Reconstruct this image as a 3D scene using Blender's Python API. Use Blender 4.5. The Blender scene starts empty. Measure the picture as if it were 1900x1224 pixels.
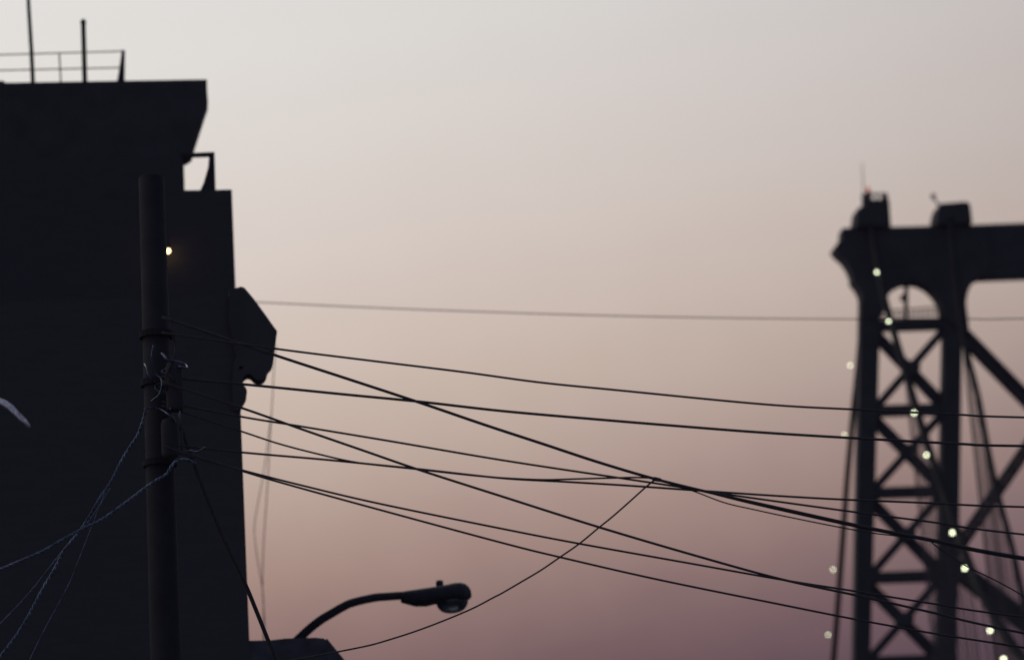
import bpy, bmesh, math, random
from mathutils import Vector, Matrix, Euler
from mathutils.geometry import tessellate_polygon
R = math.radians
random.seed(7)
scene = bpy.context.scene
C = scene.collection

# ------------------------------------------------------------------ camera
PITCH, ROLL, FOCAL, CAM_Z = 14.0, -3.7, 90.0, 4.5
cam_d = bpy.data.cameras.new('camera'); cam = bpy.data.objects.new('camera', cam_d); C.objects.link(cam)
ROT = Matrix.Rotation(R(90 + PITCH), 3, 'X') @ Matrix.Rotation(R(ROLL), 3, 'Z')
CAM = Vector((0, 0, CAM_Z))
cam.matrix_world = Matrix.Translation(CAM) @ ROT.to_4x4()
cam_d.lens = FOCAL; cam_d.sensor_width = 36; cam_d.clip_start = 0.1; cam_d.clip_end = 6000
cam_d.dof.use_dof = True; cam_d.dof.focus_distance = 16.3; cam_d.dof.aperture_fstop = 1.8
scene.camera = cam

# ------------------------------------------------------------------ sky
def lin(c):
    return tuple(((v / 255) / 12.92 if v / 255 <= .04045 else ((v / 255 + .055) / 1.055) ** 2.4) for v in c)
world = bpy.data.worlds.new('World'); scene.world = world; world.use_nodes = True
nt = world.node_tree; nt.nodes.clear(); N = nt.nodes.new; L = nt.links.new
tc = N('ShaderNodeTexCoord')
sep = N('ShaderNodeSeparateXYZ'); L(tc.outputs['Generated'], sep.inputs[0])
def math_n(op, a, b=None, c=None):
    n = N('ShaderNodeMath'); n.operation = op
    for i, v in enumerate((a, b, c)):
        if v is None: continue
        if isinstance(v, (int, float)): n.inputs[i].default_value = v
        else: L(v, n.inputs[i])
    return n.outputs[0]
# dusk layers follow the elevation, tilted a little towards the after-glow
glow = Vector((-0.60, 0.80, 0.0)).normalized()
nz = N('ShaderNodeTexNoise'); nz.inputs['Scale'].default_value = 5; nz.inputs['Detail'].default_value = 3
L(tc.outputs['Generated'], nz.inputs['Vector'])
el = math_n('ADD', math_n('ADD', sep.outputs['Z'], math_n('MULTIPLY', sep.outputs['X'], -.11)), math_n('MULTIPLY', math_n('SUBTRACT', nz.outputs[0], .5), .016))
nz2 = N('ShaderNodeTexNoise'); nz2.inputs['Scale'].default_value = 38; nz2.inputs['Detail'].default_value = 5
L(tc.outputs['Generated'], nz2.inputs['Vector'])
el = math_n('ADD', el, math_n('MULTIPLY', math_n('SUBTRACT', nz2.outputs[0], .5), .010))
ramp = N('ShaderNodeValToRGB'); L(math_n('ADD', math_n('MULTIPLY', el, 2.0), .1), ramp.inputs[0])
stops = [(-.05, (20, 18, 24)), (.0, (46, 37, 44)), (.06, (80, 61, 69)), (.095, (101, 78, 86)), (.118, (120, 95, 98)), (.140, (140, 114, 112)), (.160, (158, 132, 125)),
         (.180, (171, 147, 139)), (.201, (185, 164, 154)), (.222, (195, 176, 165)), (.243, (203, 186, 176)), (.285, (212, 200, 193)),
         (.325, (217, 209, 204)), (.363, (220, 216, 212)), (.45, (219, 219, 220))]
cr = ramp.color_ramp; cr.interpolation = 'B_SPLINE' if False else 'EASE'
while len(cr.elements) < len(stops): cr.elements.new(.5)
for e, (z, col) in zip(cr.elements, stops):
    e.position = z * 2.0 + .1; e.color = lin(col) + (1,)
cr.interpolation = 'LINEAR'
# higher up the after-glow thins out to the dim blue of nightfall, as it does away from the glow
dot = N('ShaderNodeVectorMath'); dot.operation = 'DOT_PRODUCT'; dot.inputs[1].default_value = glow
L(tc.outputs['Generated'], dot.inputs[0])
mr = N('ShaderNodeMapRange'); mr.interpolation_type = 'SMOOTHSTEP'
L(dot.outputs['Value'], mr.inputs['Value'])
mr.inputs['From Min'].default_value = -.05; mr.inputs['From Max'].default_value = 1.0
mr.inputs['To Min'].default_value = .0; mr.inputs['To Max'].default_value = 1.135
sky = N('ShaderNodeTexSky'); sky.sky_type = 'NISHITA'; sky.sun_disc = False
SUN_EL, SUN_AZ = 1.0, -37.0
sky.sun_elevation = R(SUN_EL); sky.sun_rotation = R(SUN_AZ); sky.altitude = 10; sky.air_density = 1.2; sky.dust_density = 2.0; sky.ozone_density = 3
mul = N('ShaderNodeMix'); mul.data_type = 'RGBA'; mul.blend_type = 'MIX'
L(mr.outputs[0], mul.inputs['Factor']); mul.clamp_factor = False
mul.inputs['A'].default_value = (.067, .073, .130, 1); L(ramp.outputs[0], mul.inputs['B'])
bg = N('ShaderNodeBackground'); L(mul.outputs['Result'], bg.inputs['Color']); bg.inputs['Strength'].default_value = 1.0
bg2 = N('ShaderNodeBackground'); L(sky.outputs[0], bg2.inputs['Color']); bg2.inputs['Strength'].default_value = 0.004
add = N('ShaderNodeAddShader'); L(bg.outputs[0], add.inputs[0]); L(bg2.outputs[0], add.inputs[1])
out = N('ShaderNodeOutputWorld'); L(add.outputs[0], out.inputs['Surface'])

# ------------------------------------------------------------------ sun (already down to the last glow)
sd = bpy.data.lights.new('sun', 'SUN'); sun = bpy.data.objects.new('sun', sd); C.objects.link(sun)
sd.energy = 0.05; sd.angle = R(12); sd.color = (1, .72, .6)
sdir = Vector((math.sin(R(SUN_AZ)) * math.cos(R(SUN_EL)), math.cos(R(SUN_AZ)) * math.cos(R(SUN_EL)), math.sin(R(SUN_EL))))
sun.rotation_euler = sdir.to_track_quat('Z', 'Y').to_euler(); sun.location = (0, 0, 150)

vs = scene.view_settings
vs.view_transform = 'Standard'; vs.look = 'None'; vs.exposure = 0; vs.gamma = 1; vs.use_curve_mapping = False
scene.cycles.use_denoising = True
scene.cycles.max_bounces = 6

# ------------------------------------------------------------------ materials
def mat(name, col, rough=.8, metal=0.0, var=.35, scale=3.0, bump=0.0, spec=.3, emit=None, strength=0, trans=0):
    m = bpy.data.materials.new(name); m.use_nodes = True; t = m.node_tree; b = t.nodes['Principled BSDF']
    b.inputs['Roughness'].default_value = rough; b.inputs['Metallic'].default_value = metal
    b.inputs['Specular IOR Level'].default_value = spec
    b.inputs['Transmission Weight'].default_value = trans
    tcn = t.nodes.new('ShaderNodeTexCoord'); n = t.nodes.new('ShaderNodeTexNoise')
    n.inputs['Scale'].default_value = scale; n.inputs['Detail'].default_value = 6
    t.links.new(tcn.outputs['Object'], n.inputs['Vector'])
    r = t.nodes.new('ShaderNodeValToRGB'); t.links.new(n.outputs[0], r.inputs[0])
    r.color_ramp.elements[0].position = .3; r.color_ramp.elements[1].position = .7
    r.color_ramp.elements[0].color = tuple(c * (1 - var) for c in col) + (1,)
    r.color_ramp.elements[1].color = tuple(min(1, c * (1 + var)) for c in col) + (1,)
    t.links.new(r.outputs[0], b.inputs['Base Color'])
    if bump:
        bp = t.nodes.new('ShaderNodeBump'); bp.inputs['Strength'].default_value = bump; bp.inputs['Distance'].default_value = .02
        t.links.new(n.outputs[0], bp.inputs['Height']); t.links.new(bp.outputs[0], b.inputs['Normal'])
    if emit:
        b.inputs['Emission Color'].default_value = emit + (1,); b.inputs['Emission Strength'].default_value = strength
    return m
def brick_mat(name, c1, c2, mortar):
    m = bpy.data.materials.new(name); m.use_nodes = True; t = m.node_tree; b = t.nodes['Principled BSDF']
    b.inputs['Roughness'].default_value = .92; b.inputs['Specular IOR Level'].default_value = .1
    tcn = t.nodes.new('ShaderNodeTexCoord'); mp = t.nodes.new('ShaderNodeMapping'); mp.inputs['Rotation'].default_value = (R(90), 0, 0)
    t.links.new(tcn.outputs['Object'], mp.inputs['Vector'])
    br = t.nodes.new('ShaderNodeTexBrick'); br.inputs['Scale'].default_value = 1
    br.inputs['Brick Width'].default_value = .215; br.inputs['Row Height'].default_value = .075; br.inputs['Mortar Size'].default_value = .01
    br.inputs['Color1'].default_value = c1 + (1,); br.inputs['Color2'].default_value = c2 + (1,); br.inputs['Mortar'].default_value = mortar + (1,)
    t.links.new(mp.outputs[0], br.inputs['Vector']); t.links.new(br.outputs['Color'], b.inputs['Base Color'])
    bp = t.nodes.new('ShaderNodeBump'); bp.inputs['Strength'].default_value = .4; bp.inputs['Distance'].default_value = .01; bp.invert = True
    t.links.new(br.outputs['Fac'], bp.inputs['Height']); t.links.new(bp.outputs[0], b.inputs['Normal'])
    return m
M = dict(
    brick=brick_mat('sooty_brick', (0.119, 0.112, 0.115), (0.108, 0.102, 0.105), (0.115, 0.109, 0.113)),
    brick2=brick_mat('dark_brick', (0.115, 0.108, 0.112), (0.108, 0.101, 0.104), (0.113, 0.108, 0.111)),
    stone=mat('painted_cornice', (0.112, 0.107, 0.109), .9, spec=.1, var=.12),
    tar=mat('roof_tar', (.10, .10, .11), .9, spec=.1),
    coping=mat('zinc_roof', (.10, .105, .112), .42, .4, var=.3, scale=9, bump=.3),
    steel=mat('bridge_paint', (0.108, 0.104, 0.108), .9, spec=.1, scale=.4, var=.12),
    wrap=mat('cable_wrap', (0.050, 0.049, 0.052), .9, spec=.08, scale=.5, var=.12),
    iron=mat('rail_iron', (0.083, 0.081, 0.084), .9, spec=.08, var=.15),
    wood=mat('weathered_wood', (0.056, 0.054, 0.058), .95, var=.12, scale=8, bump=.2, spec=.05),
    rubber=mat('cable_rubber', (0.097, 0.094, 0.097), .85, spec=.08, scale=30, var=.15),
    gloss=mat('worn_cable_jacket', (.11, .145, .20), .28, .7, var=.6, scale=14, bump=.4),
    lampgrey=mat('lamp_grey', (0.079, 0.079, 0.086), .6, .1, spec=.25, scale=12, var=.15),
    glass=mat('window_glass', (0.094, 0.094, 0.101), .35, spec=.3, var=.1),
    frame=mat('window_paint', (0.108, 0.104, 0.108), .8, spec=.1, var=.1),
    galv=mat('galvanised_flashing', (.85, .84, .85), .3, 1.0, var=.15, scale=20, bump=.5),
    asphalt=mat('asphalt', (.05, .05, .053), .9, scale=20),
    concrete=mat('concrete', (.2, .2, .2), .9, scale=6),
    globe=mat('cable_globe', (.8, .8, .75), .4, emit=(.92, 1.0, .66), strength=6.3),
    dim=mat('dim_cable_globe', (.8, .8, .75), .4, emit=(.95, 1.0, .66), strength=3.4),
    warm=mat('warm_globe', (.8, .7, .5), .4, emit=(1.0, .66, .28), strength=7.0),
    red=mat('red_beacon', (.5, .05, .03), .3, emit=(1.0, .2, .13), strength=.32),
)
def bowl_mat():
    m = mat('lamp_bowl_glass', (.25, .33, .42), .2, trans=.85, spec=.5, var=.3, scale=9, bump=.25)
    return m
M['bowl'] = bowl_mat()

# ------------------------------------------------------------------ helpers
def ray(px, py):
    return (ROT @ Vector(((px - 950) / 1900 * 36, (612 - py) / 1900 * 36, -FOCAL)))
def at(px, py, Y):
    d = ray(px, py); return CAM + d * (Y / d.y)
class Plane:
    """upright plane: origin o, u to the side, v away; p(px,py) gives (u,z) where the sight line meets it"""
    def __init__(s, o, yaw):
        s.o = Vector((o[0], o[1], 0)); s.u = Vector((math.cos(R(yaw)), math.sin(R(yaw)), 0)); s.v = Vector((-math.sin(R(yaw)), math.cos(R(yaw)), 0))
    def p(s, px, py):
        d = ray(px, py); k = (s.o - CAM).dot(s.v) / d.dot(s.v); w = CAM + d * k
        return ((w - s.o).dot(s.u), w.z)
    def w(s, u, z, v=0.0):
        return s.o + s.u * u + s.v * v + Vector((0, 0, z))
def mesh_obj(name, verts, faces, m, parent=None, smooth=False):
    me = bpy.data.meshes.new(name); me.from_pydata([tuple(v) for v in verts], [], faces); me.validate(); me.update()
    bm = bmesh.new(); bm.from_mesh(me); bmesh.ops.recalc_face_normals(bm, faces=bm.faces); bm.to_mesh(me); bm.free()
    if smooth: me.polygons.foreach_set('use_smooth', [True] * len(me.polygons))
    me.materials.append(M[m] if isinstance(m, str) else m)
    o = bpy.data.objects.new(name, me); C.objects.link(o)
    if parent is not None:
        bpy.context.view_layer.update() if False else None
        o.parent = parent; o.matrix_parent_inverse = parent.matrix_basis.inverted()
    return o
def tag(o, label, cat, group=None):
    o['label'] = label; o['category'] = cat
    if group: o['group'] = group
    return o
def thing(name, loc, label, cat, group=None):
    o = bpy.data.objects.new(name, None); C.objects.link(o); o.location = loc; o.empty_display_size = .3
    return tag(o, label, cat, group)
class G:
    """collects geometry for one mesh"""
    def __init__(s): s.v = []; s.f = []
    def prism(s, P, loops, v0, v1):
        """2D loops (outer, holes...) in plane P, from depth v0 to v1"""
        if isinstance(loops[0][0], (int, float)): loops = [loops]
        tris = tessellate_polygon([[Vector((a, b, 0)) for a, b in lp] for lp in loops])
        flat = [q for lp in loops for q in lp]; n = len(flat); b = len(s.v)
        s.v += [P.w(u, z, v0) for u, z in flat] + [P.w(u, z, v1) for u, z in flat]
        s.f += [tuple(b + i for i in t) for t in tris] + [tuple(b + n + i for i in reversed(t)) for t in tris]
        k = 0
        for lp in loops:
            m = len(lp)
            s.f += [(b + k + i, b + k + (i + 1) % m, b + n + k + (i + 1) % m, b + n + k + i) for i in range(m)]
            k += m
        return s
    def rect(s, P, u0, u1, z0, z1, v0, v1):
        return s.prism(P, [(u0, z0), (u1, z0), (u1, z1), (u0, z1)], v0, v1)
    def beam(s, a, b, w, d, n):
        """straight bar a-b, w wide across, d deep along n"""
        a, b, n = Vector(a), Vector(b), Vector(n).normalized(); t = (b - a).normalized(); sd_ = t.cross(n).normalized()
        k = len(s.v)
        for p in (a, b):
            for x, y in ((-1, -1), (1, -1), (1, 1), (-1, 1)): s.v.append(p + sd_ * (x * w / 2) + n * (y * d / 2))
        s.f += [(k, k + 1, k + 2, k + 3), (k + 7, k + 6, k + 5, k + 4)] + [(k + i, k + 4 + i, k + 4 + (i + 1) % 4, k + (i + 1) % 4) for i in range(4)]
        return s
    def tube(s, pts, r, sides=8, cap=True):
        pts = [Vector(p) for p in pts]; n = len(pts); k = len(s.v)
        rr = r if isinstance(r, (list, tuple)) else [r] * n
        nrm = None
        for i, p in enumerate(pts):
            t = (pts[min(i + 1, n - 1)] - pts[max(i - 1, 0)]).normalized()
            if nrm is None:
                nrm = t.orthogonal().normalized()
            else:
                nrm = (nrm - t * nrm.dot(t)); nrm = nrm.normalized() if nrm.length > 1e-6 else t.orthogonal().normalized()
            bi = t.cross(nrm)
            for j in range(sides):
                a = 2 * math.pi * j / sides; s.v.append(p + (nrm * math.cos(a) + bi * math.sin(a)) * rr[i])
        for i in range(n - 1):
            for j in range(sides):
                s.f.append((k + i * sides + j, k + i * sides + (j + 1) % sides, k + (i + 1) * sides + (j + 1) % sides, k + (i + 1) * sides + j))
        if cap:
            s.f.append(tuple(k + j for j in reversed(range(sides)))); s.f.append(tuple(k + (n - 1) * sides + j for j in range(sides)))
        return s
    def lathe(s, c, prof, sides=16, axis=Vector((0, 0, 1))):
        """prof: (radius, height) list around axis at c"""
        c = Vector(c); ax = axis.normalized(); e = ax.orthogonal().normalized(); f_ = ax.cross(e); k = len(s.v)
        for r_, h in prof:
            for j in range(sides):
                a = 2 * math.pi * j / sides; s.v.append(c + ax * h + (e * math.cos(a) + f_ * math.sin(a)) * max(r_, 1e-4))
        for i in range(len(prof) - 1):
            for j in range(sides):
                s.f.append((k + i * sides + j, k + i * sides + (j + 1) % sides, k + (i + 1) * sides + (j + 1) % sides, k + (i + 1) * sides + j))
        s.f.append(tuple(k + j for j in reversed(range(sides)))); s.f.append(tuple(k + (len(prof) - 1) * sides + j for j in range(sides)))
        return s
    def build(s, name, m, parent=None, smooth=False): return mesh_obj(name, s.v, s.f, m, parent, smooth)
def ball(c, r, n=10, m=16):
    return G().lathe(c, [(r * math.sin(math.pi * i / n), -r * math.cos(math.pi * i / n)) for i in range(n + 1)], m)
def spline(pts, step=12):
    """Catmull-Rom through points"""
    P = [Vector(p) for p in pts]; P = [P[0] * 2 - P[1]] + P + [P[-1] * 2 - P[-2]]; o = []
    for i in range(1, len(P) - 2):
        a, b, c, d = P[i - 1], P[i], P[i + 1], P[i + 2]
        for k in range(step):
            t = k / step
            o.append(.5 * ((2 * b) + (c - a) * t + (2 * a - 5 * b + 4 * c - d) * t * t + (3 * b - a - 3 * c + d) * t ** 3))
    o.append(P[-2]); return o
def smooth_line(pts, it=1):
    for _ in range(it):
        pts = [pts[0]] + [(pts[i - 1] + pts[i] * 2 + pts[i + 1]) / 4 for i in range(1, len(pts) - 1)] + [pts[-1]]
    return pts
def struct(o): o['kind'] = 'structure'; return o

# ------------------------------------------------------------------ the setting
GP = Plane((0, 0), 8)
def sheet(name, u0, u1, v0, v1, z, m):
    return struct(mesh_obj(name, [GP.w(u0, z, v0), GP.w(u1, z, v0), GP.w(u1, z, v1), GP.w(u0, z, v1)], [(0, 1, 2, 3)], m))
sheet('ground', -3000, 3000, -3000, 3000, 0, 'concrete')
sheet('road', 4.6, 14.0, -200, 260, .004, 'asphalt')
g = G().rect(GP, 2.0, 4.45, 0, .12, 15, 260); struct(g.build('pavement', 'concrete'))
g = G().rect(GP, 4.453, 4.6, 0, .14, 15, 260); struct(g.build('kerb', 'concrete'))

# ------------------------------------------------------------------ row buildings on the street
def window(P, u0, u1, z0, z1, parent, v=0.0, lintel=True):
    w = G().rect(P, u0, u0 + .07, z0, z1, v - .03, v + .02).rect(P, u1 - .07, u1, z0, z1, v - .03, v + .02)
    w.rect(P, u0 + .07, u1 - .07, z1 - .07, z1, v - .03, v + .02).rect(P, u0 + .07, u1 - .07, z0, z0 + .07, v - .03, v + .02)
    zm = (z0 + z1) / 2
    w.rect(P, u0 + .07, u1 - .07, zm - .03, zm + .03, v - .03, v + .02)
    f = w.build('window', 'frame', parent)
    for a, b in ((z0 + .07, zm - .03), (zm + .03, z1 - .07)):
        G().rect(P, u0 + .07, u1 - .07, a, b, v - .006, v + .0).build('pane', 'glass', f)
    G().rect(P, u0 - .1, u1 + .1, z0 - .12, z0, v - (.08 if lintel else .036), v + .02).build('sill', 'stone', f)
    if lintel: G().rect(P, u0 - .1, u1 + .1, z1, z1 + .18, v - .04, v + .02).build('lintel', 'stone', f)
    return f
def plane_at(px, py, Y, yaw):
    p = at(px, py, Y); return Plane((p.x, p.y), yaw)

# --- nearest house: bracketed cornice, bay with sheet roof
PC = plane_at(448, 800, 22.0, 8)
cb = thing('row_house', PC.w(-3, 0), 'dark row house whose scrolled cornice bracket overhangs the wires', 'house')
zC = PC.p(440, 545)[1]
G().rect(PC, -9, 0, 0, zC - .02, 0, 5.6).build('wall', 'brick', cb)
G().rect(PC, -8.9, -.12, zC - .02, zC, .25, 5.4).build('roof', 'tar', cb)
def pp(P, lst): return [P.p(*q) for q in lst]
crown = pp(PC, [(425, 540), (437, 537), (447, 534.5), (453, 536), (470, 556), (492, 586), (504, 603), (514, 617), (511, 640), (505, 652), (460, 664), (437, 660), (425, 600)])
corn = G().prism(PC, crown, -.05, .5).build('cornice', 'stone', cb)
G().rect(PC, -.3, .008, zC - .9, zC - .1, .55, 5.5).build('frieze', 'stone', corn)
scroll = pp(PC, [(432, 652), (470, 654), (503, 654), (508, 668), (504, 680), (497, 686), (495, 697), (489, 705), (481, 708), (473, 705), (467, 698), (460, 695), (452, 700), (449, 709), (452, 716),
                 (458, 724), (458, 735), (453, 744), (448, 752), (447, 762), (430, 764)])
def chaikin(lp, it=2):
    for _ in range(it):
        o = []
        for (a0, b0), (a1, b1) in zip(lp, lp[1:] + lp[:1]): o += [(a0 * .75 + a1 * .25, b0 * .75 + b1 * .25), (a0 * .25 + a1 * .75, b0 * .25 + b1 * .75)]
        lp = o
    return lp
scroll = chaikin(scroll)
hole = pp(PC, [(441, 686), (446, 681.5), (452, 682), (450, 686), (446, 687.5)])
G().prism(PC, [scroll, hole], -.051, .16).build('bracket', 'stone', corn)
bay_top = pp(PC, [(440, 1187), (470, 1187), (500, 1186.5), (530, 1183), (585, 1181.5), (601, 1183), (613, 1192), (640, 1226), (668, 1262), (668, 1274), (440, 1274)])
bay = G().prism(PC, bay_top, .02, 2.9).build('bay_roof', 'coping', cb)
for k in range(7):
    v = .08 + k * .44; a = PC.p(605, 1184); b = PC.p(668, 1261)
    G().beam(PC.w(a[0], a[1], v), PC.w(b[0], b[1], v), .03, .035, PC.v).build('roof_seam', 'coping', bay)
ub = PC.p(655, 1270)
bw = G().rect(PC, .0, ub[0], ub[1] - 3.2, ub[1] - .01, .12, 2.8).build('bay_wall', 'stone', cb)
PF = Plane(PC.w(ub[0], 0, .4)[:2], 8 + 90)
for k in range(2): window(PF, .2 + k * 1.05, 1.1 + k * 1.05, ub[1] - 2.2, ub[1] - .5, bw)
for k in range(3):
    PFc = Plane(PC.w(0, 0, 0)[:2], 98)
    window(PFc, 3.1 + .0 * k, 4.2, 1.6 + 2.9 * k, 3.4 + 2.9 * k, cb) if k < 2 else None

# --- next house: flat parapet
PB = plane_at(432, 400, 28.4, 9)
bb = thing('flat_parapet_house', PB.w(-3, 0), 'dark flat-topped house with plain parapet behind the row house', 'house')
zB = PB.p(414, 352)[1]
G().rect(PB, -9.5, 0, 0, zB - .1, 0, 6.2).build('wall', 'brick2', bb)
G().rect(PB, -9.5, 0, zB - .1, zB, 0, 6.2).build('coping', 'stone', bb)
PBf = Plane(PB.w(0, 0, 0)[:2], 99)
for k in range(4):
    for v in (.8, 2.7, 4.6): window(PBf, v, v + 1.0, 1.4 + 2.9 * k, 3.2 + 2.9 * k, bb, .035, False)

# --- tall house set back: flared cornice, railings and masts on the roof
PA = plane_at(342, 330, 35.5, 8)
ab = thing('tall_setback_house', PA.w(-4, 0), 'tall dark house with flared overhanging cornice and railed roof', 'house')
zA = PA.p(200, 152)[1]
top = pp(PA, [(384, 147.5), (384.5, 170), (386, 188), (381, 202), (372, 230), (362, 260), (355.5, 284), (345, 291)])
zt = top[0][1]; zW = top[-1][1]
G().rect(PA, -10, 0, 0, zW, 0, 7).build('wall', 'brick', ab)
ca = G().prism(PA, [(-10, zt)] + top + [(-10, zW)], 0, .4).build('cornice', 'stone', ab)
G().rect(PA, -10, -.02, zW, zt - .012, .4, 7).build('parapet', 'stone', ab)
PAf = Plane(PA.w(0, 0, 0)[:2], 98)
for k in range(5):
    for v in (1.0, 3.6): window(PAf, v, v + 1.1, 1.4 + 2.9 * k, 3.2 + 2.9 * k, ab, .035, False)
# roof railing (bent end post with a gusset)
PR = Plane(PA.w(0, 0, 1.1)[:2], 8)
rr = thing('roof_railing', PR.w(PR.p(120, 150)[0], zt + .01), 'thin pipe railing along the roof edge of the tall house', 'railing')
p = PR.p
def rpt(px, py, dv=0.0): u, z = PR.p(px, py); return PR.w(u, z, dv)
G().tube([rpt(-500, 111), rpt(0, 102), rpt(228, 95.5)], .011, 8).build('top_rail', 'iron', rr)
G().tube([rpt(-500, 140), rpt(0, 131), rpt(222, 126)], .011, 8).build('middle_rail', 'iron', rr)
for x, y0 in ((110, 99), (-20, 103), (-150, 106)):
    G().tube([rpt(x, y0), rpt(x + 4, 172)], .012, 8).build('post', 'iron', rr)
G().prism(PR, pp(PR, [(226, 94), (232, 95), (231, 172), (214, 172), (221, 130)]), -.03, .03).build('end_post', 'iron', rr)
# masts
PM = Plane(PA.w(0, 0, .25)[:2], 8)
def mpt(px, py): u, z = PM.p(px, py); return PM.w(u, z)
def mast(name, pts, r, label):
    q_ = mpt(*pts[-1]); q_.z = zt - .011
    t = thing(name, q_, label, 'mast')
    G().tube([mpt(*q) for q in pts[:-1]] + [q_], r, 10).build('pole', 'iron', t)
    G().lathe(q_, [(.0, 0), (.1, 0), (.1, .012), (0, .012)], 12).build('base_flange', 'iron', t)
    return t
t = mast('antenna_mast', [(49, -90), (53, 10), (58, 90), (61.5, 158)], [.022, .028, .03, .032], 'tall slim leaning antenna mast on the tall house roof')
t = mast('vent_pipe', [(154.5, 42), (155.5, 80), (157.5, 156)], .036, 'short thick vent pipe standing on the tall house roof')
G().tube([mpt(154.3, 37), mpt(154.5, 43)], [.03, .048], 10).build('cap', 'iron', t)
p0 = mpt(2, 157); p0.z = zt + .09
rv = G().lathe(p0, [(.0, -.1), (.14, -.1), (.14, -.06), (.1, -.03), (.04, .02), (0, .025)], 16).build('roof_vent', 'iron'); tag(rv, 'low domed vent on the tall house roof beside the antenna mast', 'vent')
# frame on the parapet house roof
PQ = Plane(PB.w(0, 0, .4)[:2], 9)
rf = thing('roof_rail_frame', PQ.w(PQ.p(395, 352)[0], zB), 'braced steel rail frame on the parapet house roof', 'railing')
G().prism(PQ, pp(PQ, [(388, 288), (398, 287), (400, 358), (370, 358), (378, 340), (386, 312)]), -.04, .04).build('braced_post', 'iron', rf)
G().prism(PQ, pp(PQ, [(339, 286), (398, 283.5), (398, 290), (339, 292)]), -.03, .03).build('top_rail', 'iron', rf)
G().prism(PQ, pp(PQ, [(333, 286), (340, 286), (342, 358), (335, 358)]), -.03, .03).build('post', 'iron', rf)
# warm wall lamp, half hidden by the pole
lp = at(311.5, 466.5, 28.0); u_, z_ = PB.p(311.5, 466.5)
wl = thing('wall_lamp', PB.w(u_, z_, -.01), 'warm glowing globe lamp on the parapet house wall beside utility pole', 'lamp')
c = PB.w(u_, z_ - .042, -.16)
ball(c, .028).build('globe', 'warm', wl, True)
G().lathe(c, [(0, .035), (.03, .035), (.035, .07), (.02, .09), (0, .09)], 12).build('cap', 'iron', wl)
G().tube([c + Vector((0, 0, .085)), c + Vector((0, 0, .12)), c + PB.v * .08 + Vector((0, 0, .13)), c + PB.v * .16 + Vector((0, 0, .1))], .01, 8).build('arm', 'iron', wl)
# pale metal flashing on a lean-to
LP = Plane(PC.w(0, 0, -.9)[:2], 8)
fl_px = [(-40, 706), (0, 737), (12, 741), (24, 750), (36, 764), (48, 775), (57, 792), (50, 790), (38, 780), (24, 768), (12, 756), (-4, 747), (-40, 722)]
fl = []
for px, py in fl_px: fl.append(LP.p(px, py))
n = len(fl); vv = []
cz = sum(z for _, z in fl) / n
# strip lies pitched at about 45 degrees so that it catches the sky overhead
mid = [(-40, 714), (0, 742), (24, 759), (50, 783)]
def midz(u):
    q = [LP.p(*m_) for m_ in mid]
    for (a0, b0), (a1, b1) in zip(q, q[1:]):
        if u <= a1: return b0 + (b1 - b0) * (u - a0) / (a1 - a0)
    return q[-1][1]
for u, z in fl: vv.append(LP.w(u, z, (z - midz(u)) * 1.0))
vv2 = [v + Vector((0, .012, -.012)) for v in vv]
tri = tessellate_polygon([[Vector((u, z, 0)) for u, z in fl]])
ff = [tuple(t_) for t_ in tri] + [tuple(n + i for i in reversed(t_)) for t_ in tri] + [(i, (i + 1) % n, n + (i + 1) % n, n + i) for i in range(n)]
tag(mesh_obj('metal_flashing', vv + vv2, ff, 'galv'), 'pale ragged strip of metal flashing slanting across the dark wall', 'flashing')

# ------------------------------------------------------------------ utility pole with its tangle
YP = 16.4
pb = at(292, 700, YP); PX, PY = pb.x, pb.y
def pol(px, py, dy=-.16): return at(px, py, PY + dy)
zt_ = at(275, 330, YP).z
pole = thing('utility_pole', (PX, PY, 0), 'dark wooden utility pole carrying a tangle of looped cables', 'utility pole')
G().tube([(PX, PY, 0), (PX, PY, zt_ * .5), (PX, PY, zt_)], [.125, .105, .085], 20).build('shaft', 'wood', pole, True)
for py, dx, h in ((720, .14, .34), (815, .10, .26)):
    z = pol(300, py).z
    G().lathe((PX + dx, PY - .22, z - h / 2), [(0, 0), (.05, 0), (.055, .02), (.055, h * .8), (.045, h * .93), (0, h)], 16).build('splice_enclosure', 'iron', pole, True)
for py in (610, 700, 850):
    z = pol(300, py).z
    G().lathe((PX, PY, z), [(.085, -.02), (.112, -.02), (.112, .02), (.085, .02)], 20).build('pole_band', 'wood', pole)
loops = [[(300, 655), (312, 668), (330, 671), (343, 676), (346, 682), (336, 681), (318, 678), (300, 690)],
         [(285, 640), (281, 665), (286, 690), (300, 705), (296, 730), (280, 745)],
         [(271, 757), (284, 756), (298, 759), (312, 768), (322, 777), (327, 792), (314, 795)],
         [(320, 620), (325, 640), (323, 662), (308, 700), (312, 735), (330, 760)],
         [(334, 735), (333, 755), (333, 770), (337, 800), (338, 835)],
         [(268, 675), (272, 682), (278, 700), (300, 722), (318, 742), (316, 760)],
         [(300, 690), (320, 700), (318, 716), (296, 712), (288, 720), (302, 730)],
         [(345, 838), (352, 836), (366, 838), (380, 830)]]
for k, lpx in enumerate(loops):
    pts = [pol(x, y, -.24 - .05 * math.sin(i * 1.7 + k)) for i, (x, y) in enumerate(lpx)]
    G().tube(spline(pts, 6), .0055 + .002 * (k % 3 == 0), 8).build('cable_loop', 'gloss' if k in (0, 1, 2, 4, 5, 7) else 'rubber', pole, True)

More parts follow.
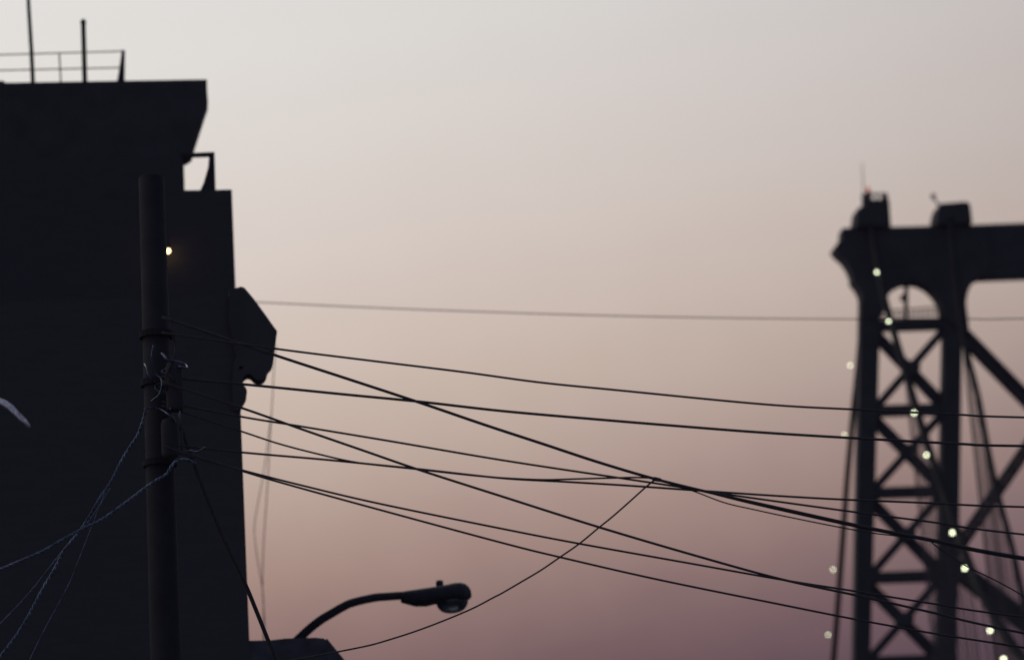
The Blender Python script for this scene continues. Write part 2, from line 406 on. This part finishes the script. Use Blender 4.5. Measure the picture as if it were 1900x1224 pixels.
# ------------------------------------------------------------------ overhead wires
def wire(name, pix, label, r=.0055, y0=16.2, y1=16.6, m='rubber', group='overhead wires strung from the utility pole', cat='wire', step=10, sm=2, twist=False):
    x0, x1 = pix[0][0], pix[-1][0]
    r *= 1.22 if y0 < 20 else 1
    pts = [at(x, y, y0 + (y1 - y0) * (i / (len(pix) - 1) if abs(x1 - x0) < 50 else (x - x0) / (x1 - x0))) for i, (x, y) in enumerate(pix)]
    cv = smooth_line(spline(pts, step), sm)
    if twist:
        t = thing(name, cv[0], label, cat, group)
        n_ = []
        fine = []
        for a, b in zip(cv, cv[1:]):
            k_ = max(1, int((b - a).length / .006)); fine += [a.lerp(b, i / k_) for i in range(k_)]
        ln = 0
        for s_ in range(2):
            q = []; ln = 0
            for i, p_ in enumerate(fine):
                if i: ln += (p_ - fine[i - 1]).length
                an = ln / .075 * 2 * math.pi + s_ * math.pi
                q.append(p_ + Vector((math.cos(an) * r * .8, math.sin(an) * r * .8 * .6, math.sin(an) * r * .8 * .7)))
            G().tube(q, r * .75, 6).build('strand', m, t, True)
        return t
    o = G().tube(cv, r, 8).build(name, m, None, True)
    return tag(o, label, cat, group)
W = 'overhead_wire'
wire(W, [(300, 617), (505, 646), (680, 668), (860, 690), (1000, 709), (1150, 724), (1420, 750), (1600, 760), (1780, 769), (1900, 774), (2600, 790), (3600, 770)],
     'highest of the sharp black wires, leaving just under the cornice tip', .0058, 16.15, 16.5)
wire(W, [(300, 588), (505, 657), (640, 701), (780, 747), (900, 788), (1010, 824), (1110, 857), (1215, 888), (1325, 915), (1450, 943), (1600, 976), (1740, 1003), (1900, 1034), (2600, 1140), (3600, 1220)],
     'thick black wire that the hanging drop cable is clamped to', .0078, 16.25, 16.4)
wire(W, [(300, 699), (460, 713.5), (640, 731.5), (780, 745), (930, 762), (1100, 777), (1245, 789), (1400, 801), (1560, 811), (1780, 823), (1900, 827), (2600, 835), (3600, 815)],
     'black wire running next below the highest wire, nearly level', .0072, 16.2, 16.7)
wire(W, [(300, 708), (450, 757), (560, 796), (670, 834), (780, 872), (930, 920), (1110, 977), (1290, 1030), (1450, 1074), (1590, 1104), (1736, 1137), (1900, 1174), (2600, 1310), (3600, 1420)],
     'steeply dropping black wire that crosses in front of three others', .0064, 16.1, 16.3)
wire(W, [(300, 745), (449, 773), (548, 789), (724, 818), (930, 853), (1135, 884), (1262, 903), (1344, 916), (1560, 946), (1736, 969), (1900, 991), (2600, 1060), (3600, 1090)],
     'black wire that grazes the underside of the clamped cable joint', .0056, 16.3, 16.8)
wire(W, [(300, 752), (448, 800), (518, 823), (595, 843), (665, 858), (768, 869.5), (871, 881), (930, 886), (1006, 889.5), (1070, 888), (1146, 886), (1190, 885.5), (1222, 889), (1290, 907), (1380, 930), (1480, 953), (1600, 979), (1740, 1006), (1900, 1038), (2600, 1146), (3600, 1228)],
     'black wire that sags, rises to the cable joint and then doubles the thick wire', .0048, 16.28, 16.38, sm=1)
wire(W, [(300, 823), (450, 839), (600, 852), (700, 862), (780, 870), (930, 886.5), (1043, 893), (1160, 900), (1281, 908.5), (1420, 918), (1560, 926), (1733, 933), (1900, 940), (2600, 955), (3600, 935)],
     'flattest black wire passing just beneath the cable joint', .0058, 16.35, 16.9)
wire(W, [(300, 832), (448, 871.5), (560, 900), (700, 933), (930, 980), (1075, 1008), (1283, 1045), (1452, 1075), (1586, 1096), (1736, 1120), (1900, 1144), (2600, 1225), (3600, 1270)],
     'upper of two black wires leaving the pole together lowest', .0054, 16.2, 16.5)
wire(W, [(300, 826), (448, 873), (536, 899), (700, 944), (930, 1006), (1039, 1033), (1223, 1075), (1445, 1120), (1586, 1148), (1736, 1175), (1865, 1195), (1900, 1200.5), (2600, 1300), (3600, 1370)],
     'lower of two black wires leaving the pole together lowest', .0054, 16.1, 16.45)
wire('drop_cable', [(1221, 888), (1212, 892), (1195, 906), (1165, 933), (1134, 960), (1112, 977.5), (1075, 1008), (1039, 1033), (1004, 1057), (967, 1079), (930, 1100.5), (917, 1107), (877, 1128), (825, 1150), (772, 1170), (719, 1187), (683, 1197), (626, 1208.5), (560, 1221), (480, 1236)],
     'thin black drop cable swooping down from the joint past the street lamp', .0048, 16.32, 17.6, step=8, sm=1)
wire('branch_wire', [(1222, 889), (1288, 911), (1344, 932), (1400, 945), (1460, 958), (1560, 978), (1621, 988.5), (1663, 993.5), (1719, 1001), (1739, 1014), (1792, 1049), (1837, 1071), (1882, 1095), (1950, 1135), (2400, 1400)],
     'thinnest black wire branching from the joint and drooping beyond the tower', .0036, 16.3, 16.6, step=8, sm=1)
jp = at(1219, 889, 16.31)
G_j = G().lathe(jp - Vector((.0, 0, 0)), [(0, -.03), (.011, -.03), (.015, -.015), (.013, .02), (.009, .03), (0, .03)], 10, axis=Vector((1, 0, -.25)))
tag(G_j.build('cable_clamp', 'rubber', None, True), 'small black clamp where the drop cable joins the thick wire', 'clamp')
wire('service_cable', [(335, 790), (380, 915), (420, 1010), (455, 1083), (475, 1131), (497, 1186), (520, 1245), (560, 1350)],
     'thick black cable dropping steeply past the row house corner to the bay roof', .0115, 16.4, 17.2, step=8)
# strands that sweep off towards the viewer's side of the pole
wire('twisted_wire', [(270, 757), (269, 767), (263, 788), (255, 808), (237, 835), (222, 861), (210, 886), (202, 900), (185, 924), (169, 953), (148, 985), (122, 1016), (114, 1030), (99, 1059), (77, 1096), (56, 1136), (34, 1173), (5, 1212), (-60, 1300)],
     'twisted wire with blue glints falling steeply from pole across the dark house', .0056, 16.0, 15.2, 'gloss', 'twisted wires glinting in front of the row house', twist=True)
wire('twisted_wire', [(362, 860), (352, 855), (342, 852.5), (329, 854), (318, 865), (310, 879), (297, 887), (275, 901), (243, 925), (193, 961), (159, 978), (119, 999), (77, 1023), (26, 1045), (0, 1056), (-90, 1088)],
     'thicker twisted wire with blue glints curving gently down from pole across the dark house', .0066, 16.0, 15.0, 'gloss', 'twisted wires glinting in front of the row house', twist=True)
wire(W, [(205, 905), (180, 945), (150, 985), (120, 1017), (93, 1051), (53, 1101), (0, 1157), (-60, 1215)], 'faint thin wire peeling off below the steep twisted wire', .003, 15.9, 15.3, 'gloss', 'twisted wires glinting in front of the row house')
wire(W, [(200, 900), (161, 1000), (145, 1040), (127, 1085), (87, 1159), (58, 1217), (30, 1280)], 'faintest thin wire hanging steeply beside the steep twisted wire', .0022, 15.9, 15.5, 'gloss', 'twisted wires glinting in front of the row house')
# out-of-focus ones farther down the street
wire('far_wire', [(200, 548), (475, 560.5), (700, 571), (930, 579.5), (1150, 586), (1400, 590.5), (1590, 592), (1800, 591.5), (1900, 591), (2600, 575)], 'blurred pale wire stretching level across the whole sky above the sharp wires', .0085, 37, 39, group='blurred wires down the street')
wire('hanging_cable', [(512, 640), (509, 672), (505, 746), (500, 830), (497, 890), (493, 950), (489, 1010), (487, 1085), (490, 1140), (491, 1190), (492, 1260)], 'blurred cable hanging from the cornice tip straight to the bay roof', .0075, 40, 40, group='blurred wires down the street', cat='cable')
wire('hanging_cable', [(503, 770), (498, 810), (489, 878), (480, 925), (472, 975), (474, 1010), (480, 1050), (488, 1100), (489, 1160), (488, 1260)], 'blurred cable looping from the hanging cable in towards the wall', .0065, 40, 40, group='blurred wires down the street', cat='cable')

# ------------------------------------------------------------------ street lamp
YL = 24.0
PL = Plane((0, YL), 0)
lb = at(508, 1224, YL)
lamp = thing('street_lamp', (lb.x, YL, 0), 'grey curved-arm street lamp with glass bowl above the bay roof', 'street lamp')
armp = [at(x, y, YL) for x, y in ((510, 1262), (525, 1222), (541, 1198), (559, 1180), (577, 1163.5), (596, 1149), (616, 1137), (635, 1126), (654, 1117.5), (693, 1108.5), (720, 1106), (758, 1103.5))]
arm = spline([Vector((armp[0].x, YL, armp[0].z - .4))] + armp, 6)
G().tube(arm, [.044 - .005 * i / len(arm) for i in range(len(arm))], 14).build('arm', 'lampgrey', lamp, True)
ax_, az_ = armp[0].x, armp[0].z - .35
G().tube([(ax_, YL, 0), (ax_, YL, 3), (ax_, YL, az_ + .3)], [.11, .09, .06], 18).build('pole', 'lampgrey', lamp, True)
G().lathe((ax_, YL, .0), [(0, 0), (.19, 0), (.19, .08), (.15, .5), (.12, .62), (0, .62)], 18).build('base', 'lampgrey', lamp, True)
topl = [(744, 1103), (751, 1096.5), (770, 1094), (790, 1091.3), (806, 1089.2), (826, 1086), (842, 1082.5), (855, 1081.5), (864, 1083.5), (870, 1088), (874, 1095), (875, 1103)]
botl = [(744, 1117), (751, 1119), (770, 1124), (790, 1123.6), (806, 1119.5), (826, 1118), (842, 1116), (855, 1114.5), (864, 1113.5), (869, 1112), (873, 1109), (875, 1105)]
hv, hf = [], []; ns = 20
for i, ((tx, ty), (bx_, by)) in enumerate(zip(topl, botl)):
    a, b = at(tx, ty, YL), at(bx_, by, YL); c = (a + b) / 2; h = (a - b) / 2
    x_ = (tx - 744) / 131; wd = .075 + .10 * math.sin(min(1, x_ * 1.05) * math.pi * .62) if x_ < .9 else .15 - (x_ - .9) * 1.1
    for j in range(ns):
        an = 2 * math.pi * j / ns; ca_, sa = math.cos(an), math.sin(an)
        sx = abs(ca_) ** .7 * (1 if ca_ >= 0 else -1); sy = abs(sa) ** .7 * (1 if sa >= 0 else -1)
        hv.append(c + h * sy + Vector((0, wd * sx, 0)))
n_ = len(topl)
for i in range(n_ - 1):
    for j in range(ns): hf.append((i * ns + j, i * ns + (j + 1) % ns, (i + 1) * ns + (j + 1) % ns, (i + 1) * ns + j))
hf += [tuple(range(ns)), tuple((n_ - 1) * ns + j for j in range(ns))]
head = mesh_obj('head', hv, hf, 'lampgrey', lamp, True)
c = at(816, 1089, YL); tp = at(815.5, 1076, YL)
G().lathe(c, [(0, -.02), (.036, -.02), (.036, (tp - c).length * .7), (.032, (tp - c).length * .93), (.02, (tp - c).length), (0, (tp - c).length)], 14, axis=tp - c).build('photocell', 'lampgrey', head, True)
lc, rc, bc = at(809, 1117, YL), at(868.5, 1111, YL), at(837, 1137, YL)
cc = (lc + rc) / 2; rx = (rc - lc).length / 2; dn = bc - cc; axd = (rc - lc).normalized(); dn = dn - axd * dn.dot(axd)
bv, bf = [], []; K, S = 9, 24
for i in range(K + 1):
    th = math.pi / 2 * i / K; cr_ = max(math.cos(th) ** .75, .01) if i < K else .01
    for j in range(S):
        an = 2 * math.pi * j / S
        bv.append(cc + axd * (rx * cr_ * math.cos(an)) + Vector((0, .13 * cr_ * math.sin(an), 0)) + dn * math.sin(th))
for i in range(K):
    for j in range(S): bf.append((i * S + j, i * S + (j + 1) % S, (i + 1) * S + (j + 1) % S, (i + 1) * S + j))
bf += [tuple(range(S)), tuple(K * S + j for j in range(S))]
mesh_obj('glass_bowl', bv, bf, 'bowl', lamp, True)

# ------------------------------------------------------------------ suspension bridge
YT = 300.0
PT = plane_at(1690, 700, YT, 6)
br = thing('suspension_bridge', PT.w(0, 0), 'dark steel suspension bridge tower with lattice bracing, cables and suspenders', 'bridge')
UC = PT.p(1944, 802)[0]
D = 1.7
def mir(lst): return [(2 * UC - u, z) for u, z in lst]
def both(fn):
    fn(lambda l: l); fn(mir)
def L1x(y): return (1593 - (y - 620) * .0185, 1630 - (y - 620) * .0290)
def L2x(y): return (1748.5 - (y - 620) * .0215, 1783 - (y - 620) * .0165)
def col(fx, lo=560, w=.5):
    a0, a1 = fx(lo); b0, b1 = fx(1224)
    q = [PT.p(a0 + w, lo), PT.p(a1 - w, lo), PT.p(b1 - w, 1224), PT.p(b0 + w, 1224)]
    zt2, zb = q[0][1], q[2][1]; k = (0 - zb) / (zt2 - zb)
    foot = lambda A, B: B + (A - B) * k
    return [q[0], q[1], (foot(q[1][0], q[2][0]), 0), (foot(q[0][0], q[3][0]), 0)]
def part(name, tf, lst, d=D, m='steel', parent=br, off=0):
    return G().prism(PT, tf(lst), off - d / 2, off + d / 2).build(name, m, parent)
def leg_group(tf):
    part('column', tf, col(L1x)); part('column', tf, col(L2x))
    # head plate with the arched opening
    arch = [(1635.5, 585), (1636, 572), (1640, 560), (1648, 546), (1660, 535), (1673, 529), (1688, 527), (1704, 530), (1718, 537), (1731, 549), (1740, 562), (1744.5, 575), (1745, 590)]
    outline = [(1560, 428), (1558, 452), (1550, 456), (1543, 466), (1550, 476), (1562, 486), (1572, 500), (1578, 514), (1579, 526), (1588, 537), (1594, 548), (1597, 566), (1598, 592), (1632.5, 592)] + arch + \
              [(1748, 594), (1786, 622), (1794, 618), (1791, 590), (1788, 566), (1791, 548), (1797, 534), (1806, 524), (1818, 517.5), (1830, 516.5), (1830, 421)]
    part('head_plate', tf, pp(PT, outline), D + .6)
    for y, th in ((603, 19), (761, 19), (913, 19), (1070, 20), (1226, 20), (1385, 20)):
        x0 = L1x(y)[1] - 4; x1 = L2x(y)[0] + 4; r_ = .032
        dy = (x1 - x0) * r_ / 2
        part('crossbar', tf, pp(PT, [(x0, y + dy - th / 2), (x1, y - dy - th / 2), (x1, y - dy + th / 2), (x0, y + dy + th / 2)]), 1.4)
    ys = [612, 768, 920, 1077, 1235, 1394]
    for a, b in zip(ys, ys[1:]):
        x0a, x1a = L1x(a)[1], L2x(a)[0]; x0b, x1b = L1x(b - 15)[1], L2x(b - 15)[0]
        for (p_, q_, w_, o_) in (((x0a - 3, a + 9), (x1b + 3, b - 20), 22, .35), ((x1a + 3, a - 1), (x0b - 3, b - 10), 15, -.35)):
            dx, dy = q_[0] - p_[0], q_[1] - p_[1]; ln = math.hypot(dx, dy); nx, ny = -dy / ln * w_ / 2, dx / ln * w_ / 2
            part('brace', tf, pp(PT, [(p_[0] + nx, p_[1] + ny), (q_[0] + nx, q_[1] + ny), (q_[0] - nx, q_[1] - ny), (p_[0] - nx, p_[1] - ny)]), .5, off=o_)
        cx, cy = (x0a + x1a + x0b + x1b) / 4, (a + b) / 2 - 6
        part('gusset', tf, pp(PT, [(cx - 17, cy - 4), (cx - 8, cy - 13), (cx + 10, cy - 14), (cx + 19, cy - 3), (cx + 14, cy + 12), (cx - 8, cy + 14)]), 1.35)
    # saddle housings
    part('saddle_housing', tf, pp(PT, [(1583, 427), (1584, 412), (1587, 393), (1599, 391), (1601, 382), (1644, 379), (1645, 402), (1647, 427)]), 3.6)
    part('saddle_housing', tf, pp(PT, [(1731, 424), (1733, 402), (1737, 387), (1742, 385.5), (1786, 382), (1793, 387), (1795, 402), (1797, 421)]), 3.6)
both(leg_group)
# portal girder between the two leg groups
a, b = PT.p(1640, 425.5), PT.p(1640, 524.5); a2, b2 = PT.p(1900, 417.5), PT.p(1900, 516.5)
uL = PT.p(1600, 470)[0]
part('portal_girder', lambda l: l, [(uL, a2[1]), (2 * UC - uL, a2[1]), (2 * UC - PT.p(1815, 517)[0], b2[1]), (PT.p(1815, 517)[0], b2[1]), (PT.p(1800, 480)[0], b2[1] + .9), (uL, b2[1] + .9)], D + .2)
# portal lattice braces
def lattice(p_, q_, wpx):
    (u0, z0), (u1, z1) = p_, q_
    A, B = PT.w(u0, z0), PT.w(u1, z1); t = (B - A).normalized(); nrm = t.cross(PT.v).normalized(); w_ = wpx
    g_ = G()
    for s_ in (-1, 1):
        for dv in (-.7, .7): g_.beam(A + nrm * s_ * w_ * .31 + PT.v * dv, B + nrm * s_ * w_ * .31 + PT.v * dv, w_ * .4, .4, PT.v)
    ln = (B - A).length; k = int(ln / 1.1)
    for i in range(k):
        a_, b_ = A + t * (ln * i / k), A + t * (ln * (i + 1) / k); s_ = 1 if i % 2 else -1
        for dv in (-.7, .7): g_.beam(a_ + nrm * s_ * w_ * .4 + PT.v * dv, b_ - nrm * s_ * w_ * .4 + PT.v * dv, .3, .08, PT.v)
    return g_.build('portal_brace', 'steel', br)
e0 = PT.p(1788, 622); e1 = PT.p(1768, 1030); w_m = 1.4
lattice(e0, (2 * UC - e1[0], e1[1]), w_m); lattice(e1, (2 * UC - e0[0], e0[1]), w_m * .95)
e2 = PT.p(1770, 1050); e3 = PT.p(1755, 1480)
lattice(e2, (2 * UC - e3[0], e3[1]), w_m * 1.5); lattice(e3, (2 * UC - e2[0], e2[1]), w_m)
part('portal_strut', lambda l: l, [(e3[0], e3[1] - 1.2), (2 * UC - e3[0], e3[1] - 1.2), (2 * UC - e3[0], e3[1] + 1.2), (e3[0], e3[1] + 1.2)], 2)

def cable(pix, yb, r):
    """pix in order from the saddle outwards; yb = distance at the last point"""
    y0, y1 = pix[0][1], pix[-1][1]
    return spline([at(x, y, YT + (yb - YT) * (y - y0) / (y1 - y0)) for x, y in pix], 8), (lambda y: YT + (yb - YT) * (y - y0) / (y1 - y0))
c1, d1 = cable([(1612, 395), (1627, 480), (1643, 560), (1664, 635), (1690, 722), (1718, 815), (1745, 895), (1773, 975), (1802, 1055), (1843, 1140), (1892, 1215), (1985, 1330)], 228, .4)
c2, d2 = cable([(1762, 395), (1772, 500), (1782, 590), (1793, 650), (1814, 733), (1834, 838), (1853, 922), (1876, 1008), (1901, 1119), (1925, 1215), (1955, 1330)], 232, .4)
c3, d3 = cable([(1612, 395), (1605, 480), (1599, 590), (1591, 690), (1584, 755), (1578, 820), (1571, 900), (1560, 1049), (1547, 1217), (1520, 1500)], 450, .4)
c4, d4 = cable([(1764, 395), (1765, 480), (1764, 600), (1762, 760), (1760, 900), (1757, 1050), (1755, 1217), (1750, 1500)], 440, .4)
def cr_of(c, px): return [px * .0002105 * p_.y / 2 for p_ in c]
G().tube(c1, [px_ * .0002105 * p_.y / 2 for px_, p_ in zip([12 + 9 * i / len(c1) for i in range(len(c1))], c1)], 12).build('main_cable', 'wrap', br, True)
G().tube(c2, cr_of(c2, 12), 12).build('main_cable', 'wrap', br, True)
G().tube(c3, cr_of(c3, 11), 12).build('main_cable', 'wrap', br, True)
G().tube(c4, cr_of(c4, 11), 12).build('main_cable', 'wrap', br, True)
ZD = 24.0
def hangers(c, ystart, step):
    acc = 0
    for a_, b_ in zip(c, c[1:]):
        if a_.y > ystart: continue
        acc += (b_ - a_).length; n = int(acc // step)
        for i in range(n):
            q = a_.lerp(b_, (i + 1) / (n + 1)); acc -= step
            g_ = G()
            for s_ in (-.22, .22): g_.tube([q + Vector((s_ * .5, s_, 0)), Vector((q.x + s_ * .5, q.y + s_, ZD))], .048, 5)
            g_.build('suspender', 'steel', br)
hangers(c1, d1(640), 3.6)
hangers(c2, d2(430), 5.0)
G().beam(Vector((50, 190, ZD - 2)), Vector((66, 520, ZD - 2)), 34, 3.0, (0, 0, 1)).build('deck', 'steel', br)

# fittings on top of the tower
def tp(px, py, v=0): u, z = PT.p(px, py); return PT.w(u, z, v)
cg = thing('tower_service_cage', tp(1622, 381), 'small railed service cage on the tower saddle housing', 'railing')
g_ = G()
for x in (1601, 1627, 1642):
    G().beam(tp(x, 384), tp(x - .5, 360), .22 if x < 1640 else .75, .26, PT.v).build('post', 'steel', cg)
G().beam(tp(1600, 361), tp(1645, 359.5), .2, .2, PT.v).build('rail', 'steel', cg)
G().beam(tp(1600, 373), tp(1645, 371.5), .2, .2, PT.v).build('rail', 'steel', cg)
G().prism(PT, pp(PT, [(1605, 384), (1605, 364), (1608, 358), (1613, 358), (1616, 365), (1616, 384)]), -.5, .5).build('control_box', 'steel', cg)
bc_ = tp(1610.5, 353)
bn = thing('aircraft_beacon', tp(1610, 357), 'red aircraft warning beacon above the tower service cage', 'beacon')
G().lathe(bc_, [(0, -.3), (.2, -.3), (.26, -.1), (.22, .25), (.12, .4), (0, .42)], 14).build('lens', 'red', bn, True)
G().lathe(bc_, [(0, -.55), (.36, -.55), (.36, -.3), (0, -.3)], 14).build('base', 'steel', bn)
tag(G().tube([tp(1600, 302), tp(1601.5, 340), tp(1603, 384)], [.04, .06, .07], 8).build('whip_antenna', 'steel'), 'thin whip antenna rising beside the red beacon', 'antenna')
fl_ = thing('tower_floodlight', tp(1742, 388), 'small floodlight on a crooked arm atop the second saddle housing', 'floodlight')
G().tube([tp(1745, 388), tp(1741, 379), tp(1737, 374), tp(1734, 369)], .13, 8).build('arm', 'steel', fl_)
G().prism(PT, pp(PT, [(1727, 363), (1731, 359), (1736, 365), (1732, 370)]), -.3, .3).build('head', 'steel', fl_)
am = thing('arch_mast', tp(1684, 592), 'blurred lamp mast with side box standing in the tower arch', 'mast')
G().tube([tp(1684, 594, .8), tp(1684, 560, .8), tp(1684.5, 522, .8)], .28, 10).build('pole', 'steel', am)
G().prism(PT, pp(PT, [(1674, 545), (1682, 544), (1682, 554), (1674, 555)]), .5, 1.1).build('box', 'steel', am)
rl = thing('arch_railing', tp(1690, 592), 'low walkway railing across the tower arch', 'railing')
for y in (571, 581): G().beam(tp(1634, y + 3, .9), tp(1748, y - 5, .9), .16, .16, PT.v).build('rail', 'steel', rl)
for x in range(1640, 1748, 9): G().beam(tp(x, 598, .9), tp(x, 570 + (1690 - x) * .07, .9), .10, .10, PT.v).build('post', 'steel', rl)

# necklace lights
def light(px, py, Y, cpt, label, r, m='globe'):
    c = at(px, py, Y)
    t = thing('cable_light', c, label, 'light', 'necklace lights on the bridge cables')
    ball(c, r, 8, 12).build('globe', m, t, True)
    G().lathe(c, [(0, -r - .12), (.08, -r - .12), (.09, -r + .03), (0, -r + .03)], 10).build('base', 'steel', t)
def near(c, y_, x_):
    return min(c, key=lambda p_: (p_ - CAM).normalized().cross((at(x_, y_, 100) - CAM).normalized()).length)
for x, y, lb_ in ((1627, 505.5, 'white cable light shining against the tower head plate above the arch'),
                  (1649, 596, 'white cable light at the foot of the arch over the top crossbar'),
                  (1696, 766, 'white cable light over the second crossbar, cut by the highest sharp wire'),
                  (1719, 844, 'white cable light in the second braced panel, below the nearly level wire'),
                  (1767, 988, 'white cable light on the inner column just above the thick wire'),
                  (1790, 1054, 'white cable light touching the thinnest drooping branch wire'),
                  (1837, 1169, 'white cable light over the lower portal brace, upper of a close pair'),
                  (1862, 1222, 'white cable light over the lower portal brace, lower of a close pair')):
    q = near(c1, y, x); light(x, y, q.y - 2.0, q, lb_, random.uniform(.14, .165))
for x, y, lb_ in ((1577.5, 678, 'dim cable light outside the outer column, above all the sharp wires'),
                  (1567, 807, 'dim cable light outside the outer column, touched by the nearly level wire'),
                  (1546, 1056, 'dim cable light outside the outer column, just above the lowest merging wires'),
                  (1536.5, 1177, 'dim cable light outside the outer column, beneath all the wires')):
    q = near(c3, y, x); light(x, y, q.y - .3, q, lb_, .17, 'dim')
